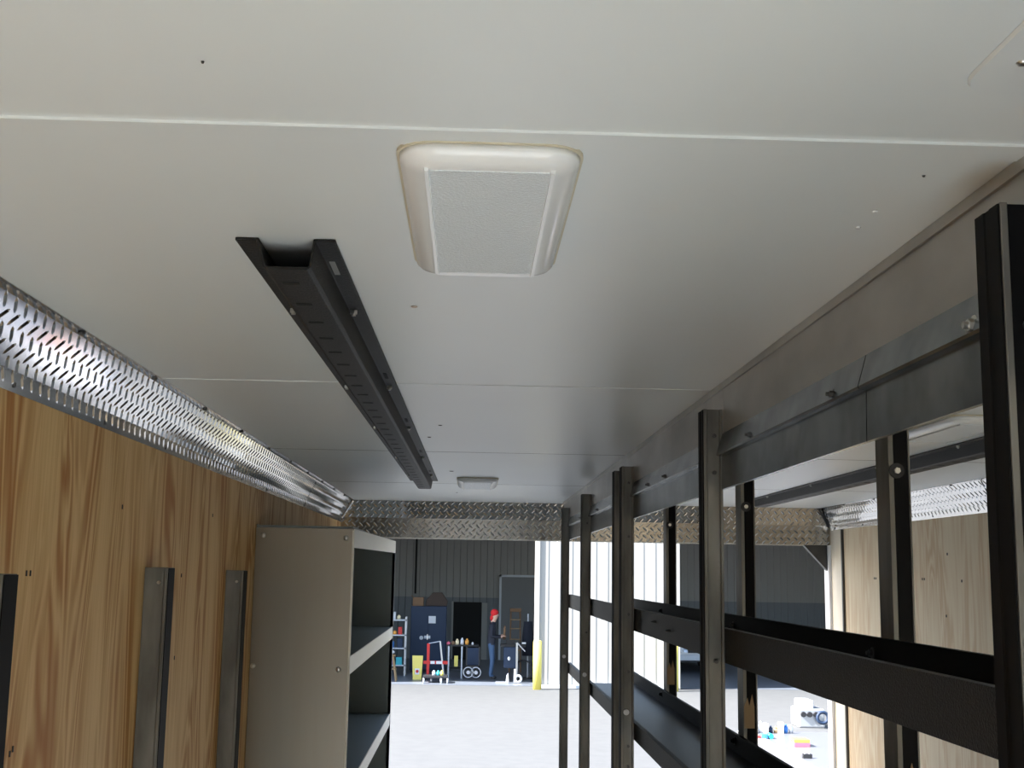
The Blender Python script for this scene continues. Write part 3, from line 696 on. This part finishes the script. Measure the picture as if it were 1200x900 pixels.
# ---- right bay contents
car = thing('parked_vehicle', (6.7,36,GF), 'silver vehicle parked in the shade of the right bay, mostly hidden by the rack', 'vehicle')
b = MB()
prof = [(35.2,.35),(35.15,.62),(35.25,.86),(36.3,.98),(36.9,1.42),(38.5,1.45),(39.4,1.0),(39.5,.35)]
b.prism([(y,GF+z) for y, z in prof], 'x', 5.75, 7.5); b.build('body', 'silver', car, bevel=.06)
b = MB(); b.prism([(36.35,GF+1.0),(36.88,GF+1.39),(36.86,GF+1.40),(36.32,GF+1.02)],'x',5.9,7.35); b.build('windshield', 'glass', car)
b = MB(); b.box(5.95,7.3,35.08,35.16,GF+.40,GF+.55); b.build('bumper', 'lightgrey', car)
b = MB(); b.box(6.3,6.95,35.12,35.2,GF+.60,GF+.78); b.build('grille', 'rubber', car)
for x in (5.85,7.08):
    b = MB(); b.box(x,x+.33,35.12,35.22,GF+.62,GF+.78); b.build('headlight', 'paper', car, bevel=.02)
for x in (5.8,7.25):
    for y in (35.95,38.6):
        b = MB(); b.cyl((x,y,GF+.32),(x+.2,y,GF+.32),.32,20); b.build('wheel', 'rubber', car)
rb = thing('steel_bench', (10,36,GF), 'pale steel bench with tools against the back of the right bay', 'bench')
b = MB(); b.box(9.6,11.4,36,36.7,GF+.95,GF+1.0); b.build('bench_top', 'lightgrey', rb)
for x in (9.62,11.32):
    for y in (36.02,36.62):
        b = MB(); b.box(x,x+.06,y,y+.06,GF,GF+.95); b.build('leg', 'silver', rb)
for i, (x, w_, h_, m) in enumerate(((9.75,.25,.16,'cardboard'),(10.2,.4,.08,'cream'),(10.8,.45,.12,'lightgrey'))):
    b = MB(); b.box(x,x+w_,36.1,36.4,GF+1.0,GF+1.0+h_); tag(b.build('tool_case', m, bevel=.01), ['brown case at the left end of the steel bench','flat cream case in the middle of the steel bench','long pale case at the right end of the steel bench'][i], 'case')

# ---- yard: grey worktable with clutter, seen low at right through the rack
wtb = thing('yard_table', (4.0,14,G), 'grey work table out in the sun, seen under the rack shelf', 'table')
ZT2 = G+.90
b = MB(); b.box(3.35,4.75,12.2,15.3,ZT2-.04,ZT2); b.build('tabletop', 'table_grey', wtb, bevel=.008)
b = MB(); b.box(3.35,3.53,12.2,15.3,ZT2,ZT2+.004); b.build('edge_strip', 'paper', wtb)
for x in (3.4,4.65):
    for y in (12.25,15.2):
        b = MB(); b.box(x,x+.06,y,y+.06,G,ZT2-.04); b.build('leg', 'silver', wtb)
random.seed(3)
mats = ['paper','lightgrey','blue','silver','lightgrey','navy','tan','paper','blue','silver']
des = ['white tin at the far left of the table','pale grey block beside the white tin','blue bottle third along the far edge of the yard table','silver can fourth along the far edge','pale jar in the middle of the far edge','navy jar just right of the middle of the far edge',
       'tan pot along the far edge of the yard table','tall white bottle toward the right of the far edge','blue tub near the right of the far edge','silver can at the right end of the far edge']
for i in range(10):
    x = 3.42+i*.062; h_ = random.uniform(.08,.18)
    b = MB()
    if i % 3 == 1: b.box(x-.024,x+.024,15.1,15.2,ZT2,ZT2+h_*.8)
    else: b.cyl((x,15.15,ZT2),(x,15.15,ZT2+h_*.7),.025,12); b.cyl((x,15.15,ZT2+h_*.7),(x,15.15,ZT2+h_),.018,12,.009)
    tag(b.build('clutter_jar', mats[i]), des[i], 'container')
b = MB(); b.box(3.70,3.88,13.95,14.15,ZT2,ZT2+.045); o = tag(b.build('parts_box', 'pink', bevel=.004), 'pink box with orange lid lying mid table in the yard', 'box')
k = MB(); k.box(3.70,3.88,13.95,14.15,ZT2+.045,ZT2+.08); k.build('lid', 'orange', o, bevel=.003)
b = MB(); b.cyl((3.60,14.6,ZT2+.03),(3.60,14.72,ZT2+.03),.03,12); tag(b.build('tape_roll', 'teal'), 'teal tape roll beside the pink box', 'roll')
b = MB(); b.box(3.49,3.56,14.6,14.7,ZT2,ZT2+.05); tag(b.build('small_case', 'blue', bevel=.004), 'small blue case left of the teal tape roll', 'case')
b = MB(); b.box(3.44,3.48,14.6,14.66,ZT2,ZT2+.035); tag(b.build('eraser_block', 'red', bevel=.004), 'small red block beside the blue case', 'block')
pl = thing('padlock', (3.62,13.1,ZT2), 'padlock-shaped grey tool at the near side of the yard table', 'tool')
b = MB(); b.box(3.56,3.66,13.08,13.13,ZT2,ZT2+.045); b.build('lock_body', 'rubber', pl, bevel=.004)
b = MB(); b.tube([(3.585,13.105,ZT2+.045),(3.585,13.105,ZT2+.085),(3.60,13.105,ZT2+.10),(3.62,13.105,ZT2+.10),(3.635,13.105,ZT2+.085),(3.635,13.105,ZT2+.045)],.006); b.build('shackle', 'lightgrey', pl)
# pile of blue-grey machine parts on the ground at right
pile = thing('engine_block', (6.4,23.5,G), 'blue-grey engine block on the ground near the right rear jamb', 'machine part')
b = MB(); b.box(6.25,6.75,23.2,23.8,G,G+.35); b.build('block', 'silver', pile, bevel=.03)
b = MB(); b.box(6.3,6.55,23.25,23.7,G+.35,G+.5); b.build('head_cover', 'lightgrey', pile, bevel=.02)
for x in (6.33,6.45,6.57):
    b = MB(); b.cyl((x,23.15,G+.25),(x,23.2,G+.25),.05,12); b.build('port', 'rubber', pile)
b = MB(); b.torus((6.68,23.12,G+.2),(0,1,0),.1,.03); b.build('pulley', 'navy', pile)
